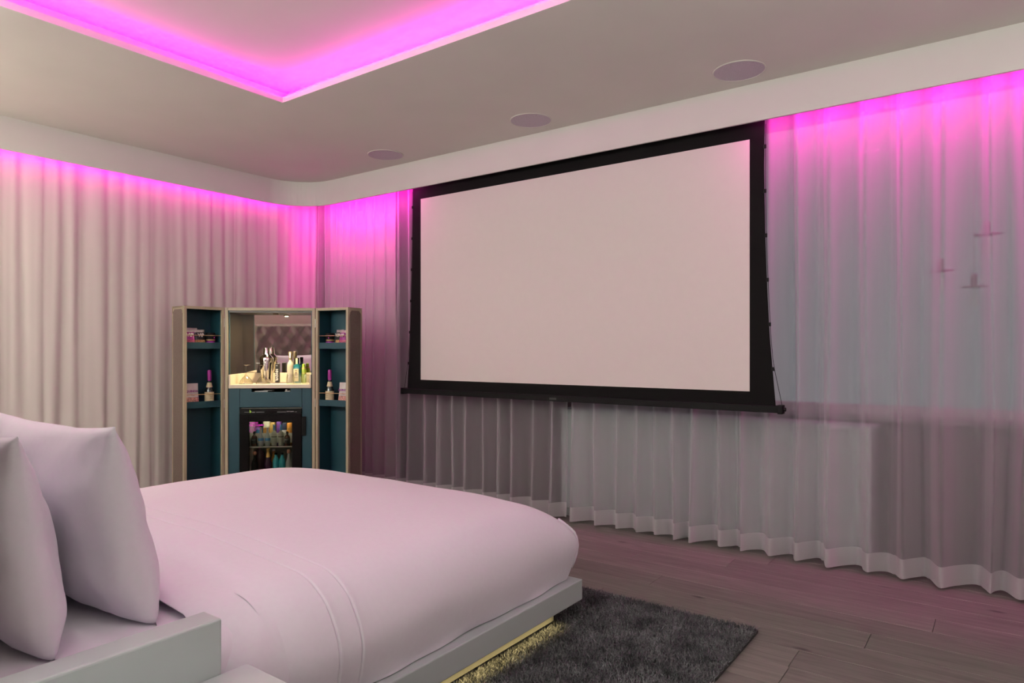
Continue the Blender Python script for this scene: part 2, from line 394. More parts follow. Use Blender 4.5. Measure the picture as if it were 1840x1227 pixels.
e_wall = fill(-1.2, 1.56, 0.12, 0.2, 4) + [1.66, 1.80, 1.90, 2.02, 2.19, 2.30, 2.42, 2.51, 2.64, 2.78, 2.88, 2.99, 3.10, 3.20, 3.31, 3.42, 3.52, 3.63, 3.74, 3.86, 3.96, 4.04]
cw = curtain('drape_curtain', 'opaque cream drape covering the whole left wall behind the bar cabinet', [-v for v in e_wall[::-1]], 5.205, 'y', 0.0055, lined, lined, 2.62, 0.018, 0.10, 11)
for ch in [q for q in bpy.data.objects if q.parent == cw]:
    for v in ch.data.vertices: v.co.y = -v.co.y      # folds were laid out on the mirrored axis
    ch.data.update()

e_corner = [-5.30, -5.21, -5.10, -5.0, -4.91, -4.79, -4.70, -4.60, -4.51, -4.42, -4.32]
curtain('drape_curtain', 'short cream drape stack behind the sheer in the room corner', e_corner, 4.19, 'x', 0.016, lined, lined, 2.62, 0.018, 0.10, 17)

# white convector box under the window, behind the sheers
rb = thing('radiator_cover', 'low white box under the window seen through the sheer curtain below the screen', 'radiator', (-1.585, 4.25, 0))
box('body', white_lacquer, -1.0, 1.0, -0.10, 0.10, 0.06, 0.745, rb, bevel=0.004)
box('top_panel', white_lacquer, -1.015, 1.015, -0.115, 0.11, 0.745, 0.77, rb, bevel=0.003)
box('plinth', white_lacquer, -0.98, 1.012, -0.085, 0.09, 0.0, 0.06, rb)

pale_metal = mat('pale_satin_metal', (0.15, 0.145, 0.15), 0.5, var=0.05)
# three modelled pendants behind the sheer, standing in for reflections in the window
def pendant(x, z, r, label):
    t = thing('pendant_reflection', label, 'lamp', (x, 4.265, z), 0, 'modelled pendant reflections behind the sheer curtain')
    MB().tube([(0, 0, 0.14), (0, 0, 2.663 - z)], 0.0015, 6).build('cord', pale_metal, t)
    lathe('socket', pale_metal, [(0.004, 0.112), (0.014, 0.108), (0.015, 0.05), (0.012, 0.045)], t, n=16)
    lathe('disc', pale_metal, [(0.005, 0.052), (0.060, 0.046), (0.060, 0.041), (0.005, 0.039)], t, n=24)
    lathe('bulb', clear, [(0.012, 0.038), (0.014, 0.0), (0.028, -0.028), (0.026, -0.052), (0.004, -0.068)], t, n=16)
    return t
pendant(-0.068, 1.745, 0, 'modelled window reflection of a glass pendant with a flat disc, highest of the three')
pendant(-0.272, 1.570, 0, 'modelled window reflection of a glass pendant with a flat disc, leftmost of the three')
pendant(-0.125, 1.478, 0, 'modelled window reflection of a glass pendant with a flat disc, lowest of the three')

# ------------------------------------------------------------------ projection screen
ps = thing('projector_screen', 'large black bordered projection screen lowered in front of the sheer curtains', 'screen', (-2.455, 3.9, 0))
ox = 2.455
LX = [(2.475, -3.824), (2.212, -3.828), (1.99, -3.832), (1.767, -3.837), (1.50, -3.848), (1.231, -3.862), (1.05, -3.873), (0.885, -3.885)]
RXs = [(2.475, -1.085), (2.22, -1.088), (1.99, -1.085), (1.78, -1.080), (1.50, -1.069), (1.281, -1.058), (1.094, -1.043), (0.881, -1.025)]
def interp(tab, z):
    for (za, xa), (zb, xb) in zip(tab[:-1], tab[1:]):
        if zb <= z <= za: return xa + (xb - xa) * (za - z) / (za - zb)
    return tab[0][1] if z > tab[0][0] else tab[-1][1]
rows = []
for i in range(41):
    z = 2.62 + (0.882 - 2.62) * i / 40
    xl, xr = interp(LX, z), interp(RXs, z)
    rows.append([(xl + ox + (xr - xl) * j / 20, 0, z) for j in range(21)])
o = MB().grid(rows).build('border', black_fab, ps)
md = o.modifiers.new('thick', 'SOLIDIFY'); md.thickness = 0.0012; md.offset = -1
box('viewing_surface', screen_fab, -3.737 + ox, -1.168 + ox, -0.0022, -0.0006, 0.956, 2.389, ps)
bar = MB().box(-3.915 + ox, -1.005 + ox, -0.022, 0.022, 0.842, 0.882).build('bottom_bar', black_metal, ps, bevel=0.003)
for sx, nm in ((-3.925, 'end_cap'), (-0.997, 'end_cap')):
    box('end_cap', black_metal, sx + ox - 0.014, sx + ox + 0.014, -0.026, 0.026, 0.837, 0.886, bar, bevel=0.003)
    d = -1 if sx < -2 else 1
    MB().tube([(sx + ox + d * 0.012, 0, 0.862), (sx + ox + d * 0.026, 0, 0.862)], 0.011, 12).build('knob', black_metal, bar)
box('badge', mat('dark_badge', (0.03, 0.03, 0.03), 0.3), -2.51 + ox, -2.455 + ox, -0.0235, -0.0215, 0.853, 0.866, bar)
for tab, d in ((LX, -1), (RXs, 1)):
    pts = []
    for i in range(25):
        z = 2.46 + (0.886 - 2.46) * i / 24
        off = 0.006 if z > 1.12 else 0.006 + 0.028 * (1.12 - z) / 0.234
        pts.append((interp(tab, z) + ox + d * off, 0.0, z))
    MB().tube(pts, 0.0016, 5).build('tension_cord', black_metal, ps)
    for z in (2.335, 2.085, 1.835, 1.585, 1.335, 1.085):
        box('cord_guide', black_metal, interp(tab, z) + ox + d * 0.002 - 0.008, interp(tab, z) + ox + d * 0.002 + 0.008, -0.004, 0.004, z - 0.011, z + 0.011, ps, bevel=0.002)
box('roller_case', black_metal, -3.9 + ox, -1.0 + ox, -0.045, 0.045, 2.575, 2.655, ps)

# ------------------------------------------------------------------ ceiling speakers, fittings of the added fill lamps
spk = None
for i, (x, y, lb) in enumerate(((-3.764, 3.548, 'round flush ceiling speaker nearest the curved corner'), (-2.447, 3.563, 'round flush ceiling speaker above the middle of the screen'), (-1.127, 3.577, 'largest looking round ceiling speaker, near the right end of the screen'))):
    if not spk:
        spk = thing('ceiling_speaker', lb, 'speaker', (x, y, ZC), 0, 'round speakers in the ceiling')
        lathe('rim', white_paint, [(0.129, 0.0), (0.1345, 0.0), (0.1345, -0.003), (0.131, -0.005), (0.129, -0.003)], spk, n=48)
        lathe('grille', grille_mat(), [(0.001, -0.0055), (0.128, -0.0035), (0.129, -0.001), (0.001, -0.0005)], spk, n=48)
    else:
        c = copy_tree(spk); c.location = (x, y, ZC); c['label'] = lb
lampnames = ['added ceiling fill lamp in the left back corner', 'added ceiling fill lamp above the headboard', 'added ceiling fill lamp right of the rug', 'added ceiling fill lamp right of the screen']
wl = thing('fill_washer_bar', 'long white wall washer added on the ceiling along the back wall for fill', 'lamp', (-2.9, -1.2, ZC))
box('housing', fascia_paint, -2.25, 2.25, 0.0, 0.05, -0.085, 0.0, wl, bevel=0.003)
lp = None
for (x, y, p_, col), lb in zip(FILL_LAMPS, lampnames):
    if not lp:
        lp = thing('fill_downlight', lb, 'lamp', (x, y, ZC), 0, 'added ceiling fill lamps')
        lathe('rim', fascia_paint, [(0.085, 0.0), (0.105, 0.0), (0.103, -0.008), (0.085, -0.010)], lp, n=32, )
    else:
        c = copy_tree(lp); c.location = (x, y, ZC); c['label'] = lb

for (x, y, z, p_, col), lb in zip(FILL_UPLIGHTS, ('added bronze uplighter for fill in the left back corner', 'added bronze uplighter for fill by the right wall', 'added bronze uplighter for fill behind the headboard wall')):
    t = thing('fill_floor_lamp', lb, 'lamp', (x, y, 0), 0, 'added uplighter floor lamps')
    lathe('base', bronze, [(0.001, 0.0), (0.15, 0.0), (0.15, 0.012), (0.02, 0.03), (0.001, 0.03)], t, n=32)
    lathe('pole', bronze, [(0.012, 0.03), (0.012, z - 0.10)], t, n=12)
    lathe('shade', bronze, [(0.012, z - 0.11), (0.10, z - 0.06), (0.17, z + 0.03), (0.166, z + 0.03), (0.096, z - 0.052), (0.012, z - 0.10)], t, n=36)

# ------------------------------------------------------------------ rug
rug = tag(box('rug', mat('rug_backing', (0.03, 0.03, 0.03), 0.95), -0.90, 0.90, -0.98, 0.98, 0.0, 0.010), 'charcoal shaggy rug lying under the foot of the bed on the plank floor', 'rug')
rug.location = (-1.735, 1.925, 0.0008)
rs = np.random.RandomState(5); nb = 150000
px = rs.uniform(-0.90, 0.90, nb); py = rs.uniform(-0.98, 0.98, nb)
keep = (px > -0.15) | (py > 0.55)
px, py = px[keep], py[keep]; nb = len(px)
hgt = rs.uniform(0.010, 0.024, nb); ang = rs.uniform(0, 2 * np.pi, nb); lean = rs.uniform(0.0, 0.022, nb); la = rs.uniform(0, 2 * np.pi, nb); wd = rs.uniform(0.0014, 0.0026, nb)
edge = np.maximum(np.abs(px) / 0.90, np.abs(py) / 0.98)
dx, dy = np.cos(ang) * wd, np.sin(ang) * wd; lx, ly = np.cos(la) * lean, np.sin(la) * lean
V = np.empty((nb, 5, 3))
V[:, 0] = np.stack([px - dx, py - dy, np.full(nb, 0.008)], 1); V[:, 1] = np.stack([px + dx, py + dy, np.full(nb, 0.008)], 1)
V[:, 2] = np.stack([px + dx * .9 + lx * .4, py + dy * .9 + ly * .4, 0.008 + hgt * .6], 1); V[:, 3] = np.stack([px - dx * .9 + lx * .4, py - dy * .9 + ly * .4, 0.008 + hgt * .6], 1)
V[:, 4] = np.stack([px + lx, py + ly, 0.008 + hgt], 1)
ids = np.arange(nb)[:, None] * 5
tri = np.concatenate([ids + np.array([[0, 1, 2]]), ids + np.array([[0, 2, 3]]), ids + np.array([[3, 2, 4]])], 0)
me = bpy.data.meshes.new('pile'); me.vertices.add(nb * 5); me.vertices.foreach_set('co', V.reshape(-1))
me.loops.add(tri.size); me.loops.foreach_set('vertex_index', tri.reshape(-1).astype(np.int32))
me.polygons.add(len(tri)); me.polygons.foreach_set('loop_start', np.arange(0, tri.size, 3, dtype=np.int32))
me.update(calc_edges=True); me.materials.append(rug_mat())
pile = bpy.data.objects.new('pile', me); C.objects.link(pile); pile.parent = rug; pile['kind'] = 'stuff'

# ------------------------------------------------------------------ bed
bed = thing('bed_frame', 'low white lacquered platform bed with glowing light strip and quilted taupe headboard', 'bed', (-2.49, 1.45, 0))
bx, by = 2.49, -1.45
box('platform', white_lacquer, -3.51 + bx, -1.474 + bx, 0.36 + by, 2.541 + by, 0.112, 0.200, bed, bevel=0.004)
box('base', mat('pale_base_panel', (0.27, 0.27, 0.25), 0.6), -3.42 + bx, -1.556 + bx, 0.40 + by, 2.437 + by, 0.034, 0.112, bed)
ls = MB().box(-1.548 + bx, -1.502 + bx, 0.47 + by, 2.43 + by, 0.106, 0.112).build('light_strip', mat('led_diffuser', (0.8, 0.78, 0.6), 0.5), bed)
box('side_rail', white_lacquer, -1.525 + bx, -1.45 + bx, 0.23 + by, 0.86 + by, 0.20, 0.576, bed, bevel=0.006, seg=3)
box('side_rail', white_lacquer, -3.535 + bx, -3.46 + bx, 0.23 + by, 0.86 + by, 0.20, 0.576, bed, bevel=0.006, seg=3)
# quilted headboard: stitched diamonds raised on the leather
hw, hz0, hz1 = 1.02, 0.20, 1.39
rows = []
nx, nz = 210, 110
for j in range(nz + 1):
    z = hz0 + (hz1 - hz0) * j / nz; row = []
    for i in range(nx + 1):
        x = -hw + 2 * hw * i / nx
        a = (x / 0.20 + z / 0.25); b = (x / 0.20 - z / 0.25)
        da = abs(a - round(a)); db = abs(b - round(b))
        h = (min(da, 0.5) * 2) ** 0.8 * (min(db, 0.5) * 2) ** 0.8
        ed = min(1, (hz1 - z) / 0.03, (hw - abs(x)) / 0.03)
        row.append((x, -0.045 * max(0, ed) ** 0.5 - 0.050 * h * max(0, ed), z))
    rows.append(row)
hb = MB().grid([[(x, -y, z) for x, y, z in r] for r in rows]); b = len(hb.v)
hb.box(-hw, hw, -0.06, 0.002, hz0, hz1)
hb.build('headboard', leather, bed, smooth=True, auto=35, loc=(0, 0.285 + by, 0))
def fac(x): return max(0.0, min(1.0, x))
def sm(x): x = fac(x); return x * x * (3 - 2 * x)

# mattress
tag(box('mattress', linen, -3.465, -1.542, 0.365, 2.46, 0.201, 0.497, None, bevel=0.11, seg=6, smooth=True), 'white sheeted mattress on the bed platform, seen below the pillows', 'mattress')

# duvet: a thick draped quilt, outline loops from the tucked hem over the bulging side to the crown
def rrect(x0, x1, y0, y1, r, n=10, m=56):
    pts = []
    def side(a, b): return [(a[0] + (b[0] - a[0]) * i / m, a[1] + (b[1] - a[1]) * i / m) for i in range(m)]
    def cor(cx, cy, a0): return [(cx + r * math.cos(R(a0 + 90 * i / n)), cy + r * math.sin(R(a0 + 90 * i / n))) for i in range(n)]
    pts += side((x0 + r, y0), (x1 - r, y0)) + cor(x1 - r, y0 + r, -90) + side((x1, y0 + r), (x1, y1 - r)) + cor(x1 - r, y1 - r, 0)
    pts += side((x1 - r, y1), (x0 + r, y1)) + cor(x0 + r, y1 - r, 90) + side((x0, y1 - r), (x0, y0 + r)) + cor(x0 + r, y0 + r, 180)
    return pts
DX0, DX1, DY0, DY1 = -3.515, -1.492, 0.90, 2.575
RR, ZB = 0.19, 0.335
def drape(x, y, z):
    """loose-cloth deformation of the duvet's clean outline"""
    if y < DY0 + 0.2 and DX0 + 0.08 < x < DX1 - 0.03:        # the head edge lies folded on the mattress
        lo = 0.50; k = (z - 0.203) / (ZB + RR - 0.203); w = sm((DY0 + 0.2 - y) / 0.12) * sm((DX1 - 0.06 - x) / 0.14) * sm((x - DX0 - 0.06) / 0.14)
        z = z * (1 - w) + (lo + (ZB + RR - lo) * k) * w
    up = sm((z - ZB) / (RR * 0.9)); dn = 1 - sm((z - ZB + 0.02) / 0.12)
    g = sm(min(x - DX0, DX1 - x) / 0.75) * sm((DY1 - y) / 0.6)
    z += up * (0.040 * g - 0.022 * (1 - sm(min(DX1 - x, x - DX0) / 0.5)) * sm((y - 2.2) / 0.35)
               + 0.006 * noise.noise(Vector((x * 2.2, y * 2.6, 1.0))) + 0.0025 * noise.noise(Vector((x * 6, y * 4, 3.0))))
    d = dn * (0.012 * noise.noise(Vector((x * 2.4, y * 2.4, z * 4))) + 0.003 * noise.noise(Vector((x * 9, y * 7, z * 9))))
    x += d * sm((x - DX1 + 0.19) / 0.12)
    y += d * sm((y - DY1 + 0.19) / 0.12)
    if z < 0.215 and x > DX1 - 0.1: x += 0.005 * math.sin(y * 9) + 0.003 * math.sin(y * 23)
    return x, y, z
PROF = [(0.026 * (1 - t) ** 1.6, 0.203 + (ZB - 0.203) * t) for t in (0.0, 0.12, 0.3, 0.5, 0.75)]
PROF += [(RR * (1 - math.cos(R(90 * i / 14))), ZB + RR * math.sin(R(90 * i / 14))) for i in range(15)]
def duvet():
    mb = MB(); loops = []
    for m_, z in PROF + [(0.24, ZB + RR), (0.30, ZB + RR), (0.36, ZB + RR)]:
        r = max(0.07 + 0.05 * min(1, m_ / 0.1) - m_ * 0.2, 0.03)
        loops.append([(x, y, z) for x, y in rrect(DX0 + m_, DX1 - m_, DY0 + m_, DY1 - m_, r)])
    cx, cy = (DX0 + DX1) / 2, (DY0 + DY1) / 2; last = loops[-1]
    for i in range(1, 19):
        s_ = 1 - i / 18.4
        loops.append([(cx + (x - cx) * s_, cy + (y - cy) * s_, z) for x, y, z in last])
    n = len(loops[0])
    for lp_ in loops: mb.v += [drape(*q) for q in lp_]
    for j in range(len(loops) - 1):
        for i in range(n):
            mb.f.append((j * n + i, j * n + (i + 1) % n, (j + 1) * n + (i + 1) % n, (j + 1) * n + i))
    mb.f.append(tuple((len(loops) - 1) * n + i for i in range(n)))
    return mb
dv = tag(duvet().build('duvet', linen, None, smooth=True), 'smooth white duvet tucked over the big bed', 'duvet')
def turned(y1, off):
    half = []
    for m_, z in PROF: half.append((m_, z))
    rows = []
    for y in [1.04 + (y1 - 0.022 - 1.04) * i / 16 for i in range(17)] + [y1 - 0.018, y1 - 0.014, y1 - 0.010, y1 - 0.006, y1, y1 + 0.0008]:
        row = []; gv = 0.0045 if abs(y - y1 + 0.014) < 0.001 else 0.0
        k = (off if y <= y1 else 0.0) * sm((y - 1.035) / 0.1) - 0.004 * (1 - sm((y - 1.035) / 0.1)) - gv
        sec = [(DX1 - m_, z) for m_, z in half] + [(DX1 - RR - (DX1 - DX0 - 2 * RR) * i / 40, ZB + RR) for i in range(1, 40)] + [(DX0 + m_, z) for m_, z in half[::-1]]
        for x, z in sec:
            xo = k * (1 if x > DX1 - RR else (-1 if x < DX0 + RR else 0)) * (1 - fac((z - ZB) / RR) ** 2 * 0.9)
            zo = k if z > ZB else 0
            X, Y, Z = drape(x, y, z)
            row.append((X + xo, Y, Z + zo * fac((z - ZB) / RR * 1.4)))
        rows.append(row)
    return MB().grid(rows)
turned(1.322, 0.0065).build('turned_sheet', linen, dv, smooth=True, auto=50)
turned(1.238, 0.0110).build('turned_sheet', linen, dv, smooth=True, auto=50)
# corner seam standing proud at the foot corner
pts = []
for q in range(2, 13):
    m_, z = PROF[q]; r = 0.07 + 0.05 * min(1, m_ / 0.1) - m_ * 0.2
    c_ = m_ + 0.293 * r - 0.002
    pts.append(drape(DX1 - c_, DY1 - c_, z))
pts = [(x + 0.003 * math.sin(i * 1.3), y, z) for i, (x, y, z) in enumerate(pts)]
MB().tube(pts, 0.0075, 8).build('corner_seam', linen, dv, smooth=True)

# pillows
def pillow(label, x, y, z, w, h, t, lean, yaw, seed, group='white pillows at the head of the bed'):
    rows_f, rows_b = [], []; n = 40
    for side, rows in ((1, rows_f), (-1, rows_b)):
        for j in range(n + 1):
            v = -1 + 2 * j / n; row = []
            for i in range(n + 1):
                u = -1 + 2 * i / n
                uu = math.copysign(abs(u) ** 0.85, u); vv = math.copysign(abs(v) ** 0.85, v)
                px_ = w / 2 * uu * (1 - 0.06 * (1 - vv * vv)); pz = h / 2 * vv * (1 - 0.085 * (1 - abs(uu) ** 2.4) * (1 if vv > 0 else 0.5))
                th = t / 2 * max(0, (1 - abs(uu) ** 2.6) * (1 - abs(vv) ** 2.6)) ** 0.50 * (1 - 0.26 * vv)
                e = min(1 - abs(uu), 1 - abs(vv))
                wr = noise.noise(Vector((px_ * 6, pz * 6, seed + side))) * 0.017 + noise.noise(Vector((px_ * 17, pz * 13, seed + 3 * side))) * 0.009 * (1 - 0.5 * fac(e * 3))
                row.append((px_, side * -(th + wr * fac(e * 8)), pz + h / 2))
            rows.append(row)
    mb = MB(); mb.grid(rows_f); mb.grid([r for r in rows_b])
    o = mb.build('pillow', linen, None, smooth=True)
    bm = bmesh.new(); bm.from_mesh(o.data); bmesh.ops.remove_doubles(bm, verts=bm.verts, dist=0.0004); bmesh.ops.recalc_face_normals(bm, faces=bm.faces); bm.to_mesh(o.data); bm.free()
    o.location = (x, y, z); o.rotation_euler = (R(lean), 0, R(yaw))
    return tag(o, label, 'pillow', group)
pillow('white pillow standing second from the headboard, its right edge against the duvet', -2.15, 0.845, 0.497, 0.86, 0.52, 0.215, 11, 0, 1)
pillow('white pillow nearest the headboard and the side rail, cut by the left edge', -2.14, 0.612, 0.497, 0.89, 0.515, 0.205, 8, 0, 5)
pillow('front pillow on the far half of the bed, seen only in the cabinet mirror', -3.03, 0.840, 0.497, 0.84, 0.52, 0.21, 11, 0, 9)
pillow('rear pillow on the far half of the bed, seen only in the cabinet mirror', -3.03, 0.620, 0.497, 0.84, 0.52, 0.20, 8, 0, 12)

# nightstand beside the bed
ns = thing('nightstand', 'white lacquered nightstand beside the bed rail at the bottom edge', 'nightstand', (-1.15, 0.58, 0))
box('top', white_lacquer, -0.297, 0.30, -0.35, 0.341, 0.425, 0.451, ns, bevel=0.004)
box('body', white_lacquer, -0.285, 0.29, -0.34, 0.33, 0.09, 0.425, ns)
for zz in (0.10, 0.265):
    d = box('drawer', white_lacquer, 0.29, 0.306, -0.335, 0.325, zz, zz + 0.155, ns, bevel=0.003)
    box('handle', nickel, 0.306, 0.318, -0.06, 0.05, zz + 0.12, zz + 0.13, d)
box('plinth', black_metal, -0.25, 0.25, -0.30, 0.29, 0.0, 0.09, ns)

# ------------------------------------------------------------------ bar cabinet in the corner
CL, CA = Vector((-4.480, 3.045, 0)), R(41.3)
cab = thing('bar_cabinet', 'open trunk style minibar cabinet in the corner, bronze edges and teal inside', 'cabinet', CL, CA)
HWc, TZ, DP = 0.330, 1.510, 0.44
box('plinth', black_metal, -HWc + 0.02, HWc - 0.02, 0.03, DP - 0.02, 0.0, 0.05, cab)
# outer shell and bronze edging
b = MB().box(-HWc, -HWc + 0.018, 0.003, DP, 0.05, TZ).box(HWc - 0.018, HWc, 0.003, DP, 0.05, TZ).box(-HWc, HWc, 0.003, DP, TZ - 0.018, TZ).box(-HWc, HWc, DP - 0.012, DP, 0.05, TZ).box(-HWc, HWc, 0.02, DP, 0.05, 0.07)
b.build('shell', woven, cab)
b = MB().box(-HWc - 0.001, -HWc + 0.021, -0.004, 0.02, 0.05, TZ).box(HWc - 0.021, HWc + 0.001, -0.004, 0.02, 0.05, TZ).box(-HWc + 0.021, HWc - 0.021, -0.004, 0.02, TZ - 0.021, TZ + 0.001)
b.build('edge_frame', bronze, cab, bevel=0.002)
for a_, c_ in ((-HWc + 0.018, -HWc + 0.029), (HWc - 0.029, HWc - 0.018)):
    box('lining', teal, a_, c_, 0.008, 0.026, 0.07, TZ - 0.018, cab)
    box('side_mirror', mat('smoked_side_glass', (0.016, 0.012, 0.010), 0.3, var=0.1, scale=8, spec=0.06), a_, c_, 0.026, DP - 0.012, 0.93, TZ - 0.018, cab)
box('lining', mat('niche_ceiling', (0.06, 0.05, 0.042), 0.4), -HWc + 0.029, HWc - 0.029, 0.008, DP - 0.012, TZ - 0.036, TZ - 0.018, cab)
mi = box('mirror', mirror_m, -0.301, 0.301, -0.002, 0.002, 0, 0.462, cab, loc=(0, 0.342, 1.0115), rot=(R(1.2), 0, 0))
ct = MB().box(-0.303, 0.303, -0.012, 0.35, 0.903, 0.930).box(-0.303, -0.290, -0.010, 0.35, 0.930, 1.006).box(0.290, 0.303, -0.010, 0.35, 0.930, 1.006).box(-0.29, 0.29, 0.332, 0.35, 0.93, 1.008)
ct.build('worktop', marble, cab, bevel=0.002)
box('side_filler', teal, -0.303, -0.228, 0.004, 0.05, 0.07, 0.903, cab)
box('side_filler', teal, 0.234, 0.303, 0.004, 0.05, 0.07, 0.903, cab)
dr = MB().box(-0.225, -0.138, 0.003, 0.022, 0.760, 0.901).box(0.147, 0.231, 0.003, 0.022, 0.760, 0.901).box(-0.138, 0.147, 0.003, 0.022, 0.760, 0.874)
dr = dr.build('drawer', teal, cab)
box('drawer_tray', black_metal, -0.215, 0.221, 0.022, 0.36, 0.765, 0.84, dr)
box('divider', teal, -0.228, 0.234, 0.06, 0.40, 0.753, 0.757, cab)
box('lock_plate', black_metal, 0.232, 0.263, -0.010, 0.004, 0.542, 0.686, cab, bevel=0.002)
lathe('spotlight', brass, [(0.010, 0.0), (0.020, 0.0), (0.022, -0.006), (0.012, -0.008)], cab, n=20, c=(0.0, 0.16, TZ - 0.036))
sp = area('cabinet_spot', CL + Matrix.Rotation(CA, 3, 'Z') @ Vector((0.0, 0.16, TZ - 0.047)), (0, 0, 0), 0.03, 0.03, 9.0, (1.0, 0.78, 0.44)); sp.data.shape = 'DISK'
for sx in (-1, 1):
    for z in (1.395, 0.79):
        h_ = MB().box(sx * 0.3345 - 0.006, sx * 0.3345 + 0.006, -0.003, 0.003, z - 0.03, z + 0.03)
        h_.tube([(sx * 0.3345, -0.004, z - 0.032), (sx * 0.3345, -0.004, z + 0.032)], 0.004, 8)
        h_.build('hinge', nickel, cab)

def wing(side):
    rel = R(86.1) - CA if side < 0 else R(13.1) - CA
    w, t = 0.30, (0.19 if side < 0 else 0.17)
    x0, x1 = (-w, 0.0) if side < 0 else (0.0, w)
    inx0, inx1 = x0 + 0.021, x1 - 0.021
    sh = MB().box(x0, x0 + 0.012, 0.004, t, 0.05, TZ).box(x1 - 0.012, x1, 0.004, t, 0.05, TZ).box(x0, x1, t - 0.01, t, 0.05, TZ).box(x0, x1, 0.004, t, TZ - 0.012, TZ).box(x0, x1, 0.004, t, 0.05, 0.062)
    d = sh.build('door', bronze, cab, loc=(side * 0.3365, 0, 0), rot=(0, 0, rel))
    fr = MB().box(x0, inx0, -0.004, 0.018, 0.05, TZ).box(inx1, x1, -0.004, 0.018, 0.05, TZ).box(inx0, inx1, -0.004, 0.018, TZ - 0.021, TZ).box(inx0, inx1, -0.004, 0.018, 0.05, 0.071)
    fr.build('edge_frame', bronze, d, bevel=0.002)
    ln = MB().box(x0 + 0.0125, inx0 - 0.001, 0.018, t - 0.011, 0.062, TZ - 0.0125).box(inx1 + 0.001, x1 - 0.0125, 0.018, t - 0.011, 0.062, TZ - 0.0125).box(inx0, inx1, t - 0.018, t - 0.0105, 0.062, TZ - 0.0125).box(inx0, inx1, 0.018, t - 0.011, TZ - 0.020, TZ - 0.0125)
    ln.build('lining', teal, d)
    for z in (1.201, 0.767):
        s_ = MB().box(inx0 - 0.001, inx1 + 0.001, 0.012, 0.020, z, z + 0.047).box(inx0 - 0.001, inx1 + 0.001, 0.020, t - 0.018, z + 0.020, z + 0.030)
        s_.build('shelf', teal, d)
        MB().tube([(inx0, 0.012, z + 0.098), (inx1, 0.012, z + 0.098)], 0.0026, 8).build('rail', brass, d)
    ox_ = x0 if side < 0 else x1
    e_ = 0.0015 * side
    pl = MB()
    c_ = 0.020; m0, m1 = 0.020, t - 0.020; zz0, zz1 = 0.08, TZ - 0.022
    poly = [(m0, zz0), (m1, zz0), (m1, zz1 - c_), (m1 - c_, zz1), (m0 + c_, zz1), (m0, zz1 - c_)]
    nn = len(poly)
    pl.v += [(ox_, y, z) for y, z in poly] + [(ox_ + e_, y, z) for y, z in poly]
    pl.f += [tuple(range(nn)), tuple(nn + i for i in range(nn))] + [(i, (i + 1) % nn, nn + (i + 1) % nn, nn + i) for i in range(nn)]
    pl.build('side_panel', woven, d)
    for yy in (m0 - 0.012, m1 + 0.002):
        cb = MB(); y0_, y1_ = yy, yy + 0.010
        cb.box(min(ox_, ox_ + 2.5 * e_), max(ox_, ox_ + 2.5 * e_), y0_, y1_, TZ - 0.05, TZ - 0.002)
        cb.build('corner_bracket', bronze, d)
    return rel
wing(-1); wing(1)

# local frames of the three niches, for the things standing in them
Mc = Matrix.Translation(CL) @ Matrix.Rotation(CA, 4, 'Z')
Ml = Mc @ Matrix.Translation((-0.3365, 0, 0)) @ Matrix.Rotation(R(86.1) - CA, 4, 'Z')
Mr = Mc @ Matrix.Translation((0.3365, 0, 0)) @ Matrix.Rotation(R(13.1) - CA, 4, 'Z')
AN = {'c': CA, 'l': R(86.1), 'r': R(13.1)}; MM = {'c': Mc, 'l': Ml, 'r': Mr}
def item(name, label, cat, f, x, y, z, group=None, yaw=0.0):
    return thing(name, label, cat, MM[f] @ Vector((x, y, z)), AN[f] + R(yaw), group)

# ------------------------------------------------------------------ fridge
fg = item('minibar_fridge', 'black minibar fridge with a lit glass door under the cabinet drawer', 'fridge', 'c', 0.003, 0, 0.072)
Z = 0.072
fb = MB().box(-0.225, -0.165, 0.022, 0.38, 0, 0.68).box(0.165, 0.225, 0.022, 0.38, 0, 0.68).box(-0.165, 0.165, 0.022, 0.38, 0.60, 0.68).box(-0.165, 0.165, 0.022, 0.38, 0, 0.15).box(-0.165, 0.165, 0.36, 0.38, 0.15, 0.60)
fb.build('body', mat('fridge_inside', (0.30, 0.29, 0.25), 0.5), fg)
dd = MB().box(-0.227, -0.160, -0.006, 0.021, 0.0, 0.634).box(0.158, 0.227, -0.006, 0.021, 0.0, 0.634).box(-0.160, 0.158, -0.006, 0.021, 0.580, 0.634).box(-0.160, 0.158, -0.006, 0.021, 0.0, 0.17)
dd = dd.build('door', black_gloss, fg, bevel=0.001)
box('glass', pane_mat('fridge_glass', (0.80, 0.81, 0.78), 0.01), -0.160, 0.158, 0.002, 0.006, 0.17, 0.580, dd)
tp = box('control_strip', black_metal, -0.227, 0.227, -0.008, 0.021, 0.636, 0.676, fg, bevel=0.002)
box('grip', black_gloss, -0.04, 0.05, -0.011, -0.007, 0.642, 0.66, tp)
for a_, c_ in ((-0.19, -0.155), (-0.105, -0.045), (0.05, 0.115), (0.178, 0.195)): box('line', mat('grey_print', (0.35, 0.35, 0.35), 0.5), a_, c_, -0.0088, -0.0078, 0.6505, 0.6525, tp)
grn = mat('lime_print', (0.45, 0.75, 0.08), 0.5); wht = mat('white_print', (0.75, 0.75, 0.75), 0.5)
mag = mat('magenta_print', (0.75, 0.03, 0.55), 0.5); magl = mat('magenta_sticker', (0.95, 0.05, 0.80), 0.5)
text('lettering', 'b', 0.026, grn, tp, (-0.146, -0.0088, 0.656), bold=0.0012)
text('lettering', 'smart', 0.010, wht, tp, (-0.124, -0.0088, 0.6515))
text('lettering', 'smart system', 0.010, wht, tp, (0.146, -0.0088, 0.655))
text('lettering', 'THIRSTY?\nHELP YOURSELF', 0.0155, magl, dd, (-0.158, 0.0012, 0.560), align='LEFT', bold=0.0006)
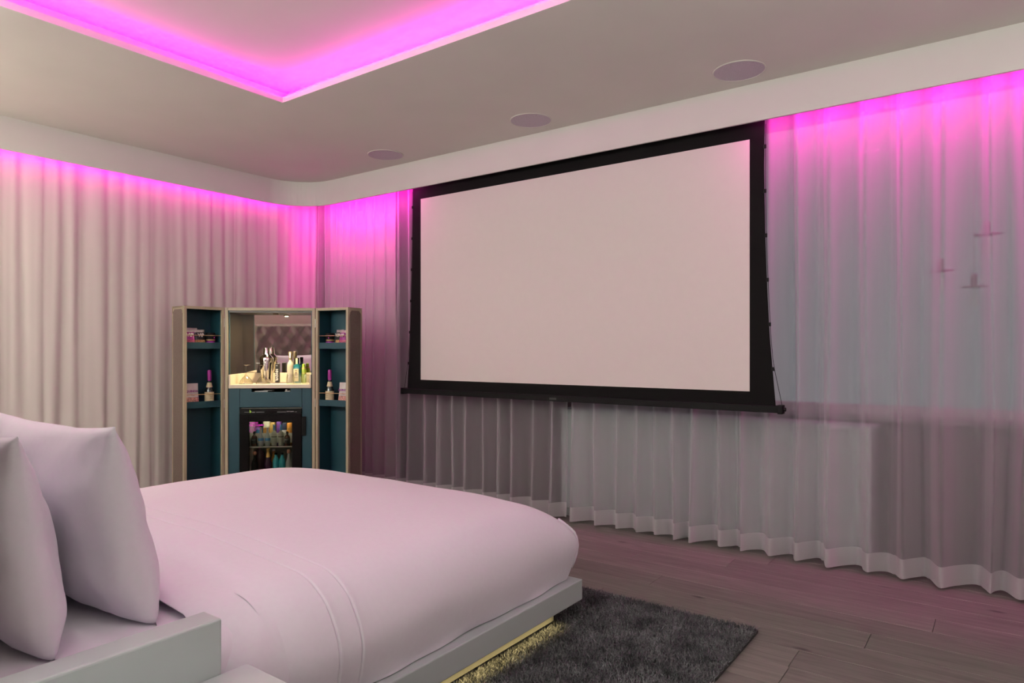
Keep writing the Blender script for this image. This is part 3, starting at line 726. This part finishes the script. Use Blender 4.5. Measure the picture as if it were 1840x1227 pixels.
text('lettering', 'Everything in here\nis yours to enjoy,\nopen the door and\npick a drink\nor two', 0.0105, magl, dd, (-0.158, 0.0012, 0.523), align='LEFT')
box('shelf', clear, -0.164, 0.164, 0.03, 0.355, 0.381, 0.386, fg)
box('shelf_trim', nickel, -0.164, 0.164, 0.026, 0.032, 0.379, 0.388, fg)
box('rack', mat('white_rack', (0.6, 0.58, 0.5), 0.4), -0.160, 0.160, 0.135, 0.139, 0.40, 0.475, fg)
fl = area('fridge_light', MM['c'] @ Vector((0.003, 0.12, 0.665)), (R(-20), 0, CA), 0.26, 0.03, 0.30, (1.0, 0.93, 0.72))

def bottle(name, label, cat, f, x, y, z, prof, m, group=None, capm=None, cap=None, lab=None, n=20, yaw=0):
    t = item(name, label, cat, f, x, y, z, group, yaw)
    lathe('body', m, prof, t, n=n)
    if cap: lathe('cap', capm, cap, t, n=n)
    if lab:
        r, za, zb, lm = lab
        lathe('label', lm, [(r, za), (r, zb)], t, n=n, cap=False) if False else MB().lathe([(r, za), (r + 0.0001, zb)], n, cap=False).build('label', lm, t, smooth=True)
    return t
brown_gl = mat('brown_glass', (0.055, 0.016, 0.007), 0.1, var=0.1, spec=0.6)
blk_lab = mat('dark_label', (0.02, 0.018, 0.015), 0.6)
bl_lab = mat('blue_label', (0.10, 0.30, 0.55), 0.6); cream = mat('cream_label', (0.60, 0.52, 0.33), 0.7, var=0.12, scale=60)
frost_green = mat('frosted_green_bottle', (0.42, 0.44, 0.34), 0.4, var=0.03, trans=0.35)
frost_grey = mat('frosted_grey_bottle', (0.46, 0.49, 0.46), 0.45, var=0.05, trans=0.35)
zs_ = Z + 0.386
def mini(label, x, kind):
    if kind == 'brown':
        t = bottle('miniature_bottle', label, 'bottle', 'c', x, 0.075, zs_, [(0.018, 0), (0.021, 0.004), (0.021, 0.066), (0.016, 0.076), (0.008, 0.083), (0.0075, 0.10)], brown_gl, 'miniatures on the fridge shelf', black_gloss, [(0.0088, 0.092), (0.0088, 0.108)], (0.0214, 0.016, 0.058, blk_lab), n=18)
        text('lettering', 'No. 7', 0.011, wht, t, (0, -0.0225, 0.047))
    elif kind == 'blue':
        t = bottle('miniature_bottle', label, 'bottle', 'c', x, 0.075, zs_, [(0.016, 0), (0.0195, 0.004), (0.0205, 0.06), (0.017, 0.08), (0.009, 0.102), (0.008, 0.13)], frost_grey, 'miniatures on the fridge shelf', nickel, [(0.0088, 0.118), (0.0088, 0.14)], (0.0209, 0.040, 0.060, bl_lab), n=18)
    else:
        t = bottle('miniature_bottle', label, 'bottle', 'c', x, 0.075, zs_, [(0.016, 0), (0.0195, 0.004), (0.0205, 0.094), (0.017, 0.104), (0.0085, 0.112), (0.0075, 0.145)], frost_green, 'miniatures on the fridge shelf', bl_lab, [(0.0083, 0.118), (0.0083, 0.160)], (0.0209, 0.066, 0.073, mat('olive_label', (0.12, 0.13, 0.08), 0.7)), n=18)
mini('brown miniature bottle with a dark label at the left end of the fridge shelf', -0.139, 'brown')
mini('frosted miniature with a blue label, left of its twin on the fridge shelf', -0.090, 'blue')
mini('frosted miniature with a blue label, right of its twin on the fridge shelf', -0.040, 'blue')
mini('tall pale green frosted miniature beside the blue labelled ones', 0.009, 'green')
mini('tall pale green frosted miniature next to the brown bottle on the right', 0.060, 'green')
mini('brown miniature bottle with a dark label at the right end of the fridge shelf', 0.107, 'brown')
def can(name, label, cat, x, h, r, m, band, bm_, y=0.17, z=zs_):
    x -= 0.030
    t = item(name, label, cat, 'c', x, y, z)
    lathe('body', m, [(r * .8, 0), (r, 0.006), (r, h - 0.008), (r * .82, h)], t, n=20)
    MB().lathe([(r + 0.0004, band[0]), (r + 0.0005, band[1])], 20, cap=False).build('label', bm_, t, smooth=True)
can('drink_can', 'blue drink can behind the brown miniature on the left', 'can', -0.098, 0.13, 0.027, mat('blue_can', (0.04, 0.20, 0.42), 0.3), (0.05, 0.085), mat('white_print', (0, 0, 0)))
can('juice_bottle', 'pale juice bottle with orange fruit print behind the blue labelled miniatures', 'bottle', -0.040, 0.19, 0.028, mat('pale_can', (0.50, 0.48, 0.36), 0.4, var=0.3, scale=50), (0.07, 0.13), mat('orange_print', (0.62, 0.30, 0.06), 0.6, var=0.5, scale=70))
can('juice_bottle', 'golden juice bottle behind the middle miniatures', 'bottle', 0.004, 0.17, 0.022, mat('gold_juice', (0.52, 0.33, 0.10), 0.4, var=0.3, scale=50), (0.05, 0.09), cream)
can('drink_can', 'slim purple can behind the pale green miniatures', 'can', 0.052, 0.175, 0.020, mat('purple_can', (0.16, 0.05, 0.30), 0.3, var=0.3, scale=40), (0.13, 0.15), mat('violet_print', (0.25, 0.06, 0.3), 0.5))
can('drink_can', 'dark blue can behind the pale green miniatures', 'can', 0.096, 0.165, 0.020, mat('navy_can', (0.03, 0.04, 0.09), 0.3), (0.05, 0.11), wht)
can('juice_bottle', 'orange juice bottle behind the brown miniature on the right', 'bottle', 0.135, 0.165, 0.024, mat('orange_juice', (0.72, 0.28, 0.04), 0.4, var=0.15, scale=30), (0.11, 0.13), mat('orange_print', (0, 0, 0)))
zl = Z + 0.15
copper = mat('copper_cap', (0.55, 0.27, 0.18), 0.3, metal=0.6)
def low(name, label, x, prof, m, capm, cap, y=0.085):
    x -= 0.24 * y
    return bottle(name, label, 'bottle', 'c', x, y, zl, prof, m, 'bottles on the lower fridge shelf', capm, cap, n=18)
low('mixer_bottle', 'small dark bottle with a round copper cap, lower left in the fridge', -0.118, [(0.022, 0), (0.024, 0.005), (0.024, 0.10), (0.010, 0.14), (0.009, 0.165)], black_gloss, copper, [(0.004, 0.160), (0.014, 0.168), (0.0165, 0.178), (0.014, 0.19), (0.003, 0.197)])
low('liqueur_bottle', 'dark round liqueur bottle on the lower fridge shelf', -0.083, [(0.02, 0), (0.036, 0.02), (0.042, 0.12), (0.036, 0.175), (0.014, 0.20), (0.012, 0.21)], mat('dark_plum_glass', (0.03, 0.008, 0.018), 0.12), mag, [(0.012, 0.205), (0.012, 0.226)], y=0.15)
low('wine_bottle', 'quarter bottle of sparkling wine with gold foil neck in the fridge', -0.018, [(0.025, 0), (0.027, 0.005), (0.027, 0.10), (0.012, 0.155), (0.010, 0.17)], mat('plum_glass', (0.05, 0.01, 0.05), 0.15), mat('gold_foil', (0.70, 0.43, 0.14), 0.35, metal=0.7), [(0.0185, 0.148), (0.0125, 0.18), (0.0115, 0.195), (0.0138, 0.199), (0.0138, 0.215), (0.004, 0.219)])
low('beer_bottle', 'amber bottle beside the gold foil neck in the fridge', 0.022, [(0.022, 0), (0.024, 0.1), (0.011, 0.15), (0.010, 0.19)], mat('amber_glass', (0.30, 0.15, 0.02), 0.15), nickel, [(0.0115, 0.188), (0.0115, 0.20)], y=0.13)
low('tonic_bottle', 'teal topped tonic bottle, left of the pair on the lower fridge shelf', 0.040, [(0.022, 0), (0.024, 0.006), (0.024, 0.11), (0.022, 0.125), (0.010, 0.15), (0.009, 0.17)], mat('teal_label', (0.03, 0.33, 0.38), 0.4), black_gloss, [(0.011, 0.165), (0.011, 0.18)])
low('tonic_bottle', 'teal topped tonic bottle, right of the pair on the lower fridge shelf', 0.087, [(0.022, 0), (0.024, 0.006), (0.024, 0.11), (0.022, 0.125), (0.010, 0.15), (0.009, 0.17)], mat('teal_label', (0, 0, 0)), black_gloss, [(0.011, 0.165), (0.011, 0.18)])
low('mixer_bottle', 'small bottle with a round copper cap, lower right in the fridge', 0.136, [(0.020, 0), (0.022, 0.005), (0.022, 0.10), (0.010, 0.15), (0.009, 0.175)], frost_grey, copper, [(0.004, 0.170), (0.013, 0.178), (0.0155, 0.188), (0.013, 0.20), (0.003, 0.206)])

# ------------------------------------------------------------------ things on the worktop
ZW = 0.930
def coupe(x, y, label):
    t = item('wine_glass', label, 'glass', 'c', x, y, ZW, 'upturned wine glasses')
    lathe('bowl', clear, [(0.052, 0.0), (0.0515, 0.006), (0.043, 0.026), (0.029, 0.045), (0.014, 0.060), (0.0065, 0.072), (0.005, 0.069), (0.012, 0.058), (0.027, 0.0435), (0.0415, 0.025), (0.050, 0.006), (0.0508, 0.0)], t, n=32, auto=60)
    lathe('stem', clear, [(0.007, 0.070), (0.0045, 0.085), (0.004, 0.125), (0.007, 0.140)], t, n=16)
    lathe('foot', clear, [(0.007, 0.140), (0.033, 0.146), (0.034, 0.148), (0.001, 0.1495)], t, n=32)
coupe(-0.222, 0.15, 'upturned wine glass standing at the left end of the cream worktop')
coupe(-0.092, 0.14, 'upturned wine glass standing in front of the cocktail shaker')
sk = item('cocktail_shaker', 'polished steel cocktail shaker behind the wine glasses', 'shaker', 'c', -0.098, 0.268, ZW)
lathe('body', steel, [(0.036, 0.0), (0.038, 0.004), (0.050, 0.178), (0.0505, 0.182)], sk, n=40)
lathe('shoulder', steel, [(0.0512, 0.178), (0.0512, 0.196), (0.047, 0.206), (0.028, 0.225), (0.0265, 0.228)], sk, n=40)
lathe('cap', steel, [(0.0275, 0.224), (0.0265, 0.229), (0.0235, 0.276), (0.0215, 0.280), (0.001, 0.281)], sk, n=40)
tr = tag(MB().prism([(0.055 * math.cos(R(a)) * 1.5, 0.055 * math.sin(R(a))) for a in range(0, 360, 12)], 0, 0.005).build('serving_mat', mat('grey_mat', (0.20, 0.17, 0.15), 0.5)), 'flat grey mat under the black menu on the worktop', 'mat')
tr.location = MM['c'] @ Vector((0.000, 0.245, ZW)); tr.rotation_euler = (0, 0, CA)
mn = item('drinks_menu', 'upright black drinks menu with white letters HNGVR on its spine', 'menu', 'c', -0.004, 0.205, ZW + 0.005)
box('cover', mat('black_card', (0.012, 0.011, 0.011), 0.5), -0.013, 0.013, 0, 0.05, 0, 0.148, mn, bevel=0.002)
text('lettering', 'HNGVR', 0.0265, mat('white_letters', (0.85, 0.83, 0.78), 0.5), mn, (0.0, -0.0008, 0.061), rot=(R(90), R(90), 0), bold=0.0011, spacing=1.02)
box('mark', mat('grey_print', (0, 0, 0)), -0.006, 0.006, -0.0008, 0.0, 0.130, 0.136, mn)
vb = bottle('vodka_bottle', 'frosted bottle with a gold sleeve behind the upturned tumblers', 'bottle', 'c', 0.090, 0.262, ZW, [(0.024, 0), (0.0275, 0.004), (0.028, 0.135), (0.023, 0.158), (0.013, 0.175), (0.0125, 0.20)], mat('frosted_bottle', (0.66, 0.60, 0.48), 0.4, var=0.04, trans=0.35), None, mat('pale_gold', (0.55, 0.45, 0.28), 0.3, metal=0.8), [(0.0135, 0.185), (0.0145, 0.19), (0.0158, 0.245), (0.015, 0.248)], n=28)
box('neck_label', wht, -0.006, 0.003, -0.0168, -0.0145, 0.198, 0.238, vb)
gin_m = mat('teal_glass', (0.01, 0.20, 0.26), 0.08, var=0.05, trans=0.55, spec=0.6)
gn = item('gin_bottle', 'teal glass gin bottle with a cream front label', 'bottle', 'c', 0.142, 0.262, ZW, None, -12)
g_ = MB()
secs = [(0.030, 0.022, 0.0), (0.032, 0.024, 0.005), (0.032, 0.024, 0.12), (0.027, 0.020, 0.137), (0.012, 0.012, 0.150), (0.011, 0.011, 0.175)]
rows = [[(a * math.copysign(abs(math.cos(2 * math.pi * i / 28)) ** 0.55, math.cos(2 * math.pi * i / 28)), c_ * math.copysign(abs(math.sin(2 * math.pi * i / 28)) ** 0.55, math.sin(2 * math.pi * i / 28)), z) for i in range(29)] for a, c_, z in secs]
g_.grid(rows); g_.f.append(tuple(range(28))); g_.build('body', gin_m, gn, smooth=True, auto=40)
lathe('cap', black_gloss, [(0.0125, 0.165), (0.013, 0.198), (0.0115, 0.2)], gn, n=20)
box('neck_label', cream, -0.008, 0.008, -0.0145, -0.0135, 0.150, 0.196, gn)
box('label', cream, -0.021, 0.021, -0.0252, -0.0243, 0.012, 0.112, gn, bevel=0.0)
for a in range(0, 180, 180):
    rg = [(0.0085 * math.cos(R(q)), -0.0256, 0.072 + 0.016 * math.sin(R(q))) for q in range(0, 361, 20)]
    MB().tube(rg, 0.0012, 5).build('emblem', blk_lab, gn)
box('emblem', blk_lab, -0.003, 0.003, -0.0258, -0.0252, 0.062, 0.082, gn)
box('emblem', blk_lab, -0.012, 0.012, -0.0258, -0.0252, 0.042, 0.045, gn)
box('emblem', blk_lab, -0.010, 0.010, -0.0258, -0.0252, 0.097, 0.100, gn)
sb = bottle('juice_bottle', 'small lime green bottle with a pink blotch beside the gin', 'bottle', 'c', 0.190, 0.270, ZW, [(0.018, 0), (0.020, 0.004), (0.020, 0.10), (0.012, 0.125), (0.012, 0.148), (0.002, 0.152)], mat('lime_drink', (0.30, 0.45, 0.05), 0.3, var=0.25, scale=30), n=20)
MB().lathe([(0.0203, 0.075), (0.0150, 0.120)], 20, cap=False).build('label', mat('pink_label', (0.72, 0.36, 0.24), 0.6), sb, smooth=True)
def tumbler(x, y, label):
    t = item('tumbler', label, 'glass', 'c', x, y, ZW, 'upturned tumblers')
    lathe('body', clear, [(0.0290, 0.0), (0.031, 0.015), (0.0305, 0.045), (0.026, 0.074), (0.024, 0.079), (0.001, 0.080), (0.001, 0.072), (0.023, 0.070), (0.0285, 0.045), (0.029, 0.015), (0.0275, 0.0)], t, n=28, auto=50)
tumbler(0.128, 0.085, 'upturned tumbler in front of the frosted bottle')
tumbler(0.170, 0.135, 'upturned tumbler in front of the gin bottle label')
tumbler(0.245, 0.095, 'upturned tumbler nearest the right wall of the niche')

lf = item('leaflet', 'folded white leaflets lying in the open drawer slot under the worktop', 'leaflet', 'c', -0.062, 0.03, 0.8405)
box('page', wht, -0.062, 0.035, 0, 0.20, 0, 0.040, lf); box('page', mat('pale_paper', (0.55, 0.55, 0.52), 0.7), 0.0, 0.062, 0.01, 0.20, 0.041, 0.045, lf)
op = item('bottle_opener', 'grey metal bottle opener at the right end of the drawer slot', 'opener', 'c', 0.118, 0.03, 0.8405)
box('handle', nickel, -0.02, 0.022, 0, 0.12, 0, 0.042, op, bevel=0.004); lathe('ring', steel, [(0.010, 0.042), (0.013, 0.044), (0.013, 0.050), (0.010, 0.052)], op, n=16, c=(-0.006, 0.012, 0))

# ------------------------------------------------------------------ snacks in the two wings
def bag(name, label, f, x, y, z, w, h, base, top, word, wcol, wsz, foot, yaw=0, lean=8, group=None, word2=None):
    t = item(name, label, 'snack bag', f, x, y, z, group, yaw)
    t.rotation_euler = (R(-lean), 0, t.rotation_euler[2])
    n = 16
    def face(s_):
        rows = []
        for j in range(n + 1):
            v = j / n; row = []
            for i in range(n + 1):
                u = -1 + 2 * i / n
                th = 0.016 * (max(0, 1 - abs(u) ** 3) ** 0.6) * (max(0, math.sin(math.pi * min(1, (v * 0.94 + 0.03)))) ** 0.6) * (1.15 - 0.4 * v)
                row.append((w / 2 * u * (1 - 0.05 * math.sin(math.pi * v)), s_ * th + 0.0015 * noise.noise(Vector((u * 3, v * 5, s_))), h * v))
            rows.append(row)
        return rows
    F, B = face(-1), face(1)
    k1, k2 = 5, 13
    pf = MB(); pf.grid(B); pf.grid(F[k1:k2 + 1]); pf.build('pouch', base, t, smooth=True)
    MB().grid(F[k2:]).build('top_seal', top, t, smooth=True)
    MB().grid(F[:k1 + 1]).build('food_print', foot, t, smooth=True)
    text('lettering', word, wsz, wcol, t, (0, -0.0215, h * 0.60), bold=wsz * 0.03)
    if word2: text('lettering', word2, wsz * 0.6, wcol, t, (0.004, -0.0225, h * 0.42))
    return t
silver = mat('silver_foil', (0.60, 0.58, 0.55), 0.3, metal=0.6, var=0.25, scale=60)
blk_bag = mat('black_foil', (0.02, 0.018, 0.02), 0.35, var=0.1)
mag_bag = mat('magenta_foil', (0.30, 0.02, 0.22), 0.35, var=0.15, scale=30)
food = mat('snack_print', (0.50, 0.28, 0.12), 0.6, var=0.75, scale=110); foodm = mat('snack_print_pink', (0.45, 0.10, 0.18), 0.6, var=0.8, scale=110)
pale_bag = mat('pale_pouch', (0.62, 0.60, 0.56), 0.5, var=0.06, scale=20); purple = mat('purple_letters', (0.22, 0.03, 0.22), 0.5); foodq = mat('quinoa_print', (0.60, 0.30, 0.26), 0.6, var=0.7, scale=100)
wl = mat('white_letters', (0, 0, 0))
T1, T2 = 1.201 + 0.030, 0.767 + 0.030
G1, G2 = 'snack bags on the cabinet doors', 'pouches on the cabinet doors'
bag('snack_bag', 'magenta ViP snack bag on the upper shelf of the left cabinet door', 'l', -0.236, 0.052, T1, 0.080, 0.112, mag_bag, silver, 'ViP', wl, 0.036, foodm, yaw=-6, group=G1)
bag('snack_bag', 'black ViP snack bag beside the jar on the left cabinet door', 'l', -0.155, 0.058, T1, 0.084, 0.112, blk_bag, silver, 'ViP', wl, 0.036, food, yaw=4, group=G1)
bag('snack_bag', 'silver topped snack bag at the back of the left upper door shelf', 'l', -0.190, 0.110, T1, 0.084, 0.125, silver, silver, 'ViP', wl, 0.03, food, lean=5, group=G1)
bag('snack_bag', 'black ViP snack bag beside the jar on the right cabinet door', 'r', 0.158, 0.070, T1, 0.076, 0.116, blk_bag, silver, 'ViP', wl, 0.036, food, yaw=-10, group=G1)
bag('snack_bag', 'magenta ViP snack bag at the outer end of the right upper shelf', 'r', 0.213, 0.046, T1, 0.074, 0.112, mag_bag, silver, 'ViP', wl, 0.036, foodm, yaw=-6, group=G1)
bag('snack_pouch', 'pale quinoa chips pouch on the lower shelf of the left door', 'l', -0.218, 0.060, T2, 0.115, 0.150, pale_bag, pale_bag, 'QUINOA', purple, 0.0215, foodq, yaw=0, group=G2, word2='Chips')
bag('snack_pouch', 'pale quinoa chips pouch on the lower shelf of the right door', 'r', 0.216, 0.055, T2, 0.106, 0.150, pale_bag, pale_bag, 'QUINOA', purple, 0.0215, foodq, yaw=0, group=G2, word2='Chips')
def jar(f, x, label):
    t = item('snack_jar', label, 'jar', f, x, 0.062, T1, 'jars on the cabinet doors')
    lathe('body', black_metal, [(0.026, 0), (0.030, 0.003), (0.032, 0.060), (0.031, 0.062)], t, n=24)
    lathe('lid', black_metal, [(0.0335, 0.060), (0.034, 0.085), (0.032, 0.089), (0.001, 0.089)], t, n=24)
    MB().lathe([(0.0305, 0.004), (0.0312, 0.024)], 24, cap=False).build('label_band', mat('magenta_label', (0.42, 0.02, 0.42), 0.4), t, smooth=True)
    MB().lathe([(0.0314, 0.030), (0.0322, 0.040)], 24, cap=False).build('label_band', mat('tan_label', (0.35, 0.22, 0.10), 0.5), t, smooth=True)
    lathe('sticker', mag, [(0.004, 0), (0.004, 0.001)], t, n=12)
    s_ = [q for q in bpy.data.objects if q.parent == t and q.name.startswith('sticker')][0]; s_.location = (0.012, -0.0335, 0.052); s_.rotation_euler = (R(90), 0, 0)
jar('l', -0.075, 'black lidded jar with a magenta band on the left cabinet door')
jar('r', 0.085, 'black lidded jar with a magenta band on the right cabinet door')
dk_gl = mat('dark_bottle_glass', (0.015, 0.022, 0.022), 0.12, spec=0.6)
def fizz(f, x, label):
    t = bottle('wine_bottle', label, 'bottle', f, x, 0.066, T2, [(0.029, 0), (0.032, 0.005), (0.032, 0.085), (0.020, 0.120), (0.0135, 0.150), (0.013, 0.20)], dk_gl, 'quarter wine bottles on the cabinet doors', mat('magenta_foil_cap', (0.26, 0.02, 0.20), 0.4, metal=0.3), [(0.0145, 0.165), (0.0155, 0.20), (0.015, 0.236), (0.012, 0.244), (0.002, 0.246)], (0.0325, 0.008, 0.082, cream), n=26)
    MB().lathe([(0.0225, 0.116), (0.0152, 0.152)], 26, cap=False).build('neck_label', cream, t, smooth=True)
    box('print_line', mat('brown_print', (0.20, 0.13, 0.07), 0.6), -0.014, 0.014, -0.0334, -0.0325, 0.062, 0.065, t)
    box('print_line', mat('brown_print', (0, 0, 0)), -0.010, 0.010, -0.0334, -0.0325, 0.048, 0.050, t)
    box('print_line', mat('brown_print', (0, 0, 0)), -0.012, 0.012, -0.0334, -0.0325, 0.034, 0.036, t)
fizz('l', -0.082, 'small sparkling wine bottle with magenta foil on the left cabinet door')
fizz('r', 0.078, 'small sparkling wine bottle with magenta foil on the right cabinet door')

# lettering becomes plain mesh
bpy.context.view_layer.update()
dg = bpy.context.evaluated_depsgraph_get()
for o in [q for q in bpy.data.objects if q.type == 'FONT']:
    me = bpy.data.meshes.new_from_object(o.evaluated_get(dg)); nm = o.name; cu = o.data
    n = bpy.data.objects.new('letters', me); C.objects.link(n)
    n.parent = o.parent; n.location = o.location; n.rotation_euler = o.rotation_euler
    bpy.data.objects.remove(o); bpy.data.curves.remove(cu); n.name = nm
